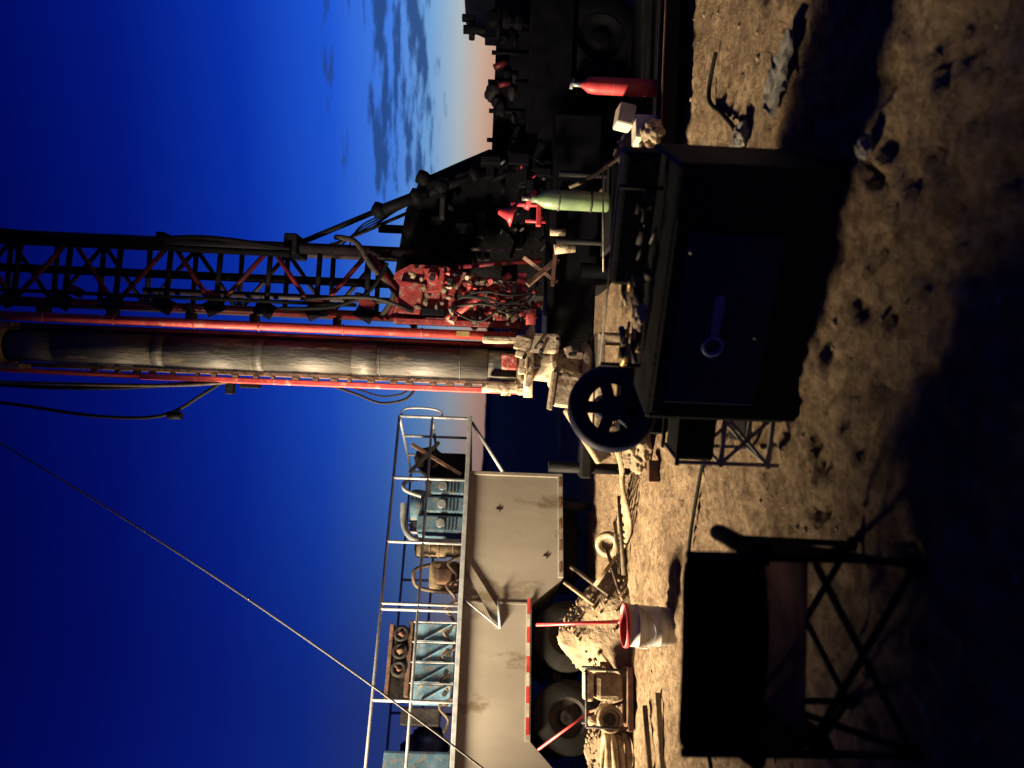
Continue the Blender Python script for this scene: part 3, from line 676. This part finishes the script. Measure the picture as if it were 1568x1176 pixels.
# ---------------------------------------------------------------- work lights just outside the picture, on towers
def spot(name,loc,tgt,power,col,size,angle,blend=.5):
    l=bpy.data.lights.new(name,'SPOT'); l.energy=power; l.color=col; l.shadow_soft_size=size
    l.spot_size=math.radians(angle); l.spot_blend=blend
    o=bpy.data.objects.new(name,l); S.collection.objects.link(o); o.location=loc
    o.rotation_euler=(Vector(tgt)-Vector(loc)).to_track_quat('-Z','Y').to_euler()
def tower(LP,back):
    t=B('floodlight_tower',(LP[0],LP[1],0)); bx,by=back
    t.rod('pole',M_galv,(bx,by,0),(bx,by,LP[2]+.1),.035)
    for a in (0,2.1,4.2): t.rod('tripod',M_galv,(bx,by,1.2),(bx+.7*math.cos(a),by+.7*math.sin(a),0),.025)
    t.box('lamp_head',M_black,(bx*.8,by*.8,LP[2]+.05),(.12,.5,.35),rot=(0,.25,math.atan2(-by,-bx)),bev=.02)
    t.done()
LP=Vector((-6.0,7.2,3.9)); LQ=Vector((-4.6,3.4,3.7))
tower(LP,(-.5,-.1)); tower(LQ,(-.4,-.35))
spot('floodlight',LP,(-.4,8.6,.9),13000,(1,.78,.49),.55,95,1.0)
spot('mast_worklight',LQ,(.35,8.0,2.5),3400,(1,.83,.62),.35,44,1.0)

# ---------------------------------------------------------------- world
w=bpy.data.worlds.new('World'); S.world=w; w.use_nodes=True
nt=w.node_tree;N=nt.nodes;L=nt.links; bg=N['Background']
tc=N.new('ShaderNodeTexCoord'); nm=N.new('ShaderNodeVectorMath'); nm.operation='NORMALIZE'
L.new(tc.outputs['Generated'],nm.inputs[0])
sep=N.new('ShaderNodeSeparateXYZ'); L.new(nm.outputs[0],sep.inputs[0])
def ramp(stops):
    r=N.new('ShaderNodeValToRGB'); e=r.color_ramp.elements
    while len(e)<len(stops): e.new(.5)
    for i,(p,c) in enumerate(stops): e[i].position=p; e[i].color=(*c,1)
    return r
rA=ramp([(0,(.55,.28,.18)),(.025,(.60,.42,.32)),(.05,(.42,.50,.54)),(.085,(.17,.38,.70)),(.13,(.06,.22,.80)),(.2,(.014,.10,.70)),(.3,(.003,.035,.45)),(.42,(.001,.010,.24)),(.56,(0,.002,.11)),(.8,(0,.001,.02)),(1,(0,.001,.012))])
rB=ramp([(0,(.11,.07,.085)),(.04,(.055,.05,.12)),(.09,(.018,.035,.16)),(.2,(.004,.018,.20)),(.3,(.002,.008,.16)),(.42,(.0008,.003,.10)),(.56,(0,.001,.05)),(.8,(0,.0005,.012)),(1,(0,.0005,.008))])
L.new(sep.outputs[2],rA.inputs[0]); L.new(sep.outputs[2],rB.inputs[0])
dt=N.new('ShaderNodeVectorMath'); dt.operation='DOT_PRODUCT'
dt.inputs[1].default_value=(math.sin(math.radians(32)),math.cos(math.radians(32)),0)
L.new(nm.outputs[0],dt.inputs[0])
mr=N.new('ShaderNodeMapRange'); mr.inputs[1].default_value=.55; mr.inputs[2].default_value=1.0; L.new(dt.outputs['Value'],mr.inputs[0])
pw=N.new('ShaderNodeMath'); pw.operation='POWER'; pw.inputs[1].default_value=1.4; L.new(mr.outputs[0],pw.inputs[0])
mx=N.new('ShaderNodeMixRGB'); L.new(pw.outputs[0],mx.inputs[0]); L.new(rB.outputs[0],mx.inputs[1]); L.new(rA.outputs[0],mx.inputs[2])
mp=N.new('ShaderNodeMapping'); mp.inputs['Scale'].default_value=(13,13,105); mp.inputs['Rotation'].default_value=(0.0,0.03,0); mp.inputs['Location'].default_value=(3.1,.9,1.2)
L.new(nm.outputs[0],mp.inputs[0])
cn=N.new('ShaderNodeTexNoise'); cn.inputs['Scale'].default_value=1.0; cn.inputs['Detail'].default_value=7; cn.inputs['Roughness'].default_value=.6
L.new(mp.outputs[0],cn.inputs['Vector'])
band=ramp([(0,(0,0,0)),(.05,(.0,.0,.0)),(.070,(.6,.6,.6)),(.10,(.98,.98,.98)),(.15,(1,1,1)),(.165,(.4,.4,.4)),(.18,(.5,.5,.5)),(.20,(.66,.66,.66)),(.24,(0,0,0))]); L.new(sep.outputs[2],band.inputs[0])
az=N.new('ShaderNodeMapRange'); az.inputs[1].default_value=.18; az.inputs[2].default_value=.25; L.new(sep.outputs[0],az.inputs[0])
m1=N.new('ShaderNodeMath'); m1.operation='MULTIPLY'; L.new(band.outputs[0],m1.inputs[0]); L.new(az.outputs[0],m1.inputs[1])
ad=N.new('ShaderNodeMath'); ad.operation='MULTIPLY_ADD'; ad.inputs[1].default_value=.31; ad.inputs[2].default_value=-.285; L.new(m1.outputs[0],ad.inputs[0])
sm=N.new('ShaderNodeMath'); sm.operation='ADD'; L.new(ad.outputs[0],sm.inputs[0]); L.new(cn.outputs['Fac'],sm.inputs[1])
cr=ramp([(.0,(0,0,0)),(.46,(0,0,0)),(.56,(1,1,1))]); L.new(sm.outputs[0],cr.inputs[0])
mf=N.new('ShaderNodeMath'); mf.operation='MULTIPLY'; mf.inputs[1].default_value=.88; L.new(cr.outputs[0],mf.inputs[0])
mc=N.new('ShaderNodeMixRGB'); mc.inputs[2].default_value=(.018,.055,.20,1)
L.new(mf.outputs[0],mc.inputs[0]); L.new(mx.outputs[0],mc.inputs[1])
L.new(mc.outputs[0],bg.inputs[0]); bg.inputs[1].default_value=1.0

# ---------------------------------------------------------------- camera (phone held sideways: world up is image left)
p=math.radians(1.75); th=math.radians(2.3)
f=Vector((0,math.cos(p),-math.sin(p))); r=Vector((1,0,0)); u=Vector((0,math.sin(p),math.cos(p)))
r2=r*math.cos(th)+u*math.sin(th); u2=u*math.cos(th)-r*math.sin(th)
X=-u2;Y=r2;Z=-f
cam=bpy.data.cameras.new('camera'); co=bpy.data.objects.new('camera',cam); S.collection.objects.link(co)
mt=Matrix((X,Y,Z)).transposed().to_4x4(); mt.translation=(0,0,1.6); co.matrix_world=mt
cam.lens=27; cam.sensor_width=36; cam.clip_end=2000; cam.clip_start=.05
cam.dof.use_dof=True; cam.dof.focus_distance=8; cam.dof.aperture_fstop=1.2
S.camera=co
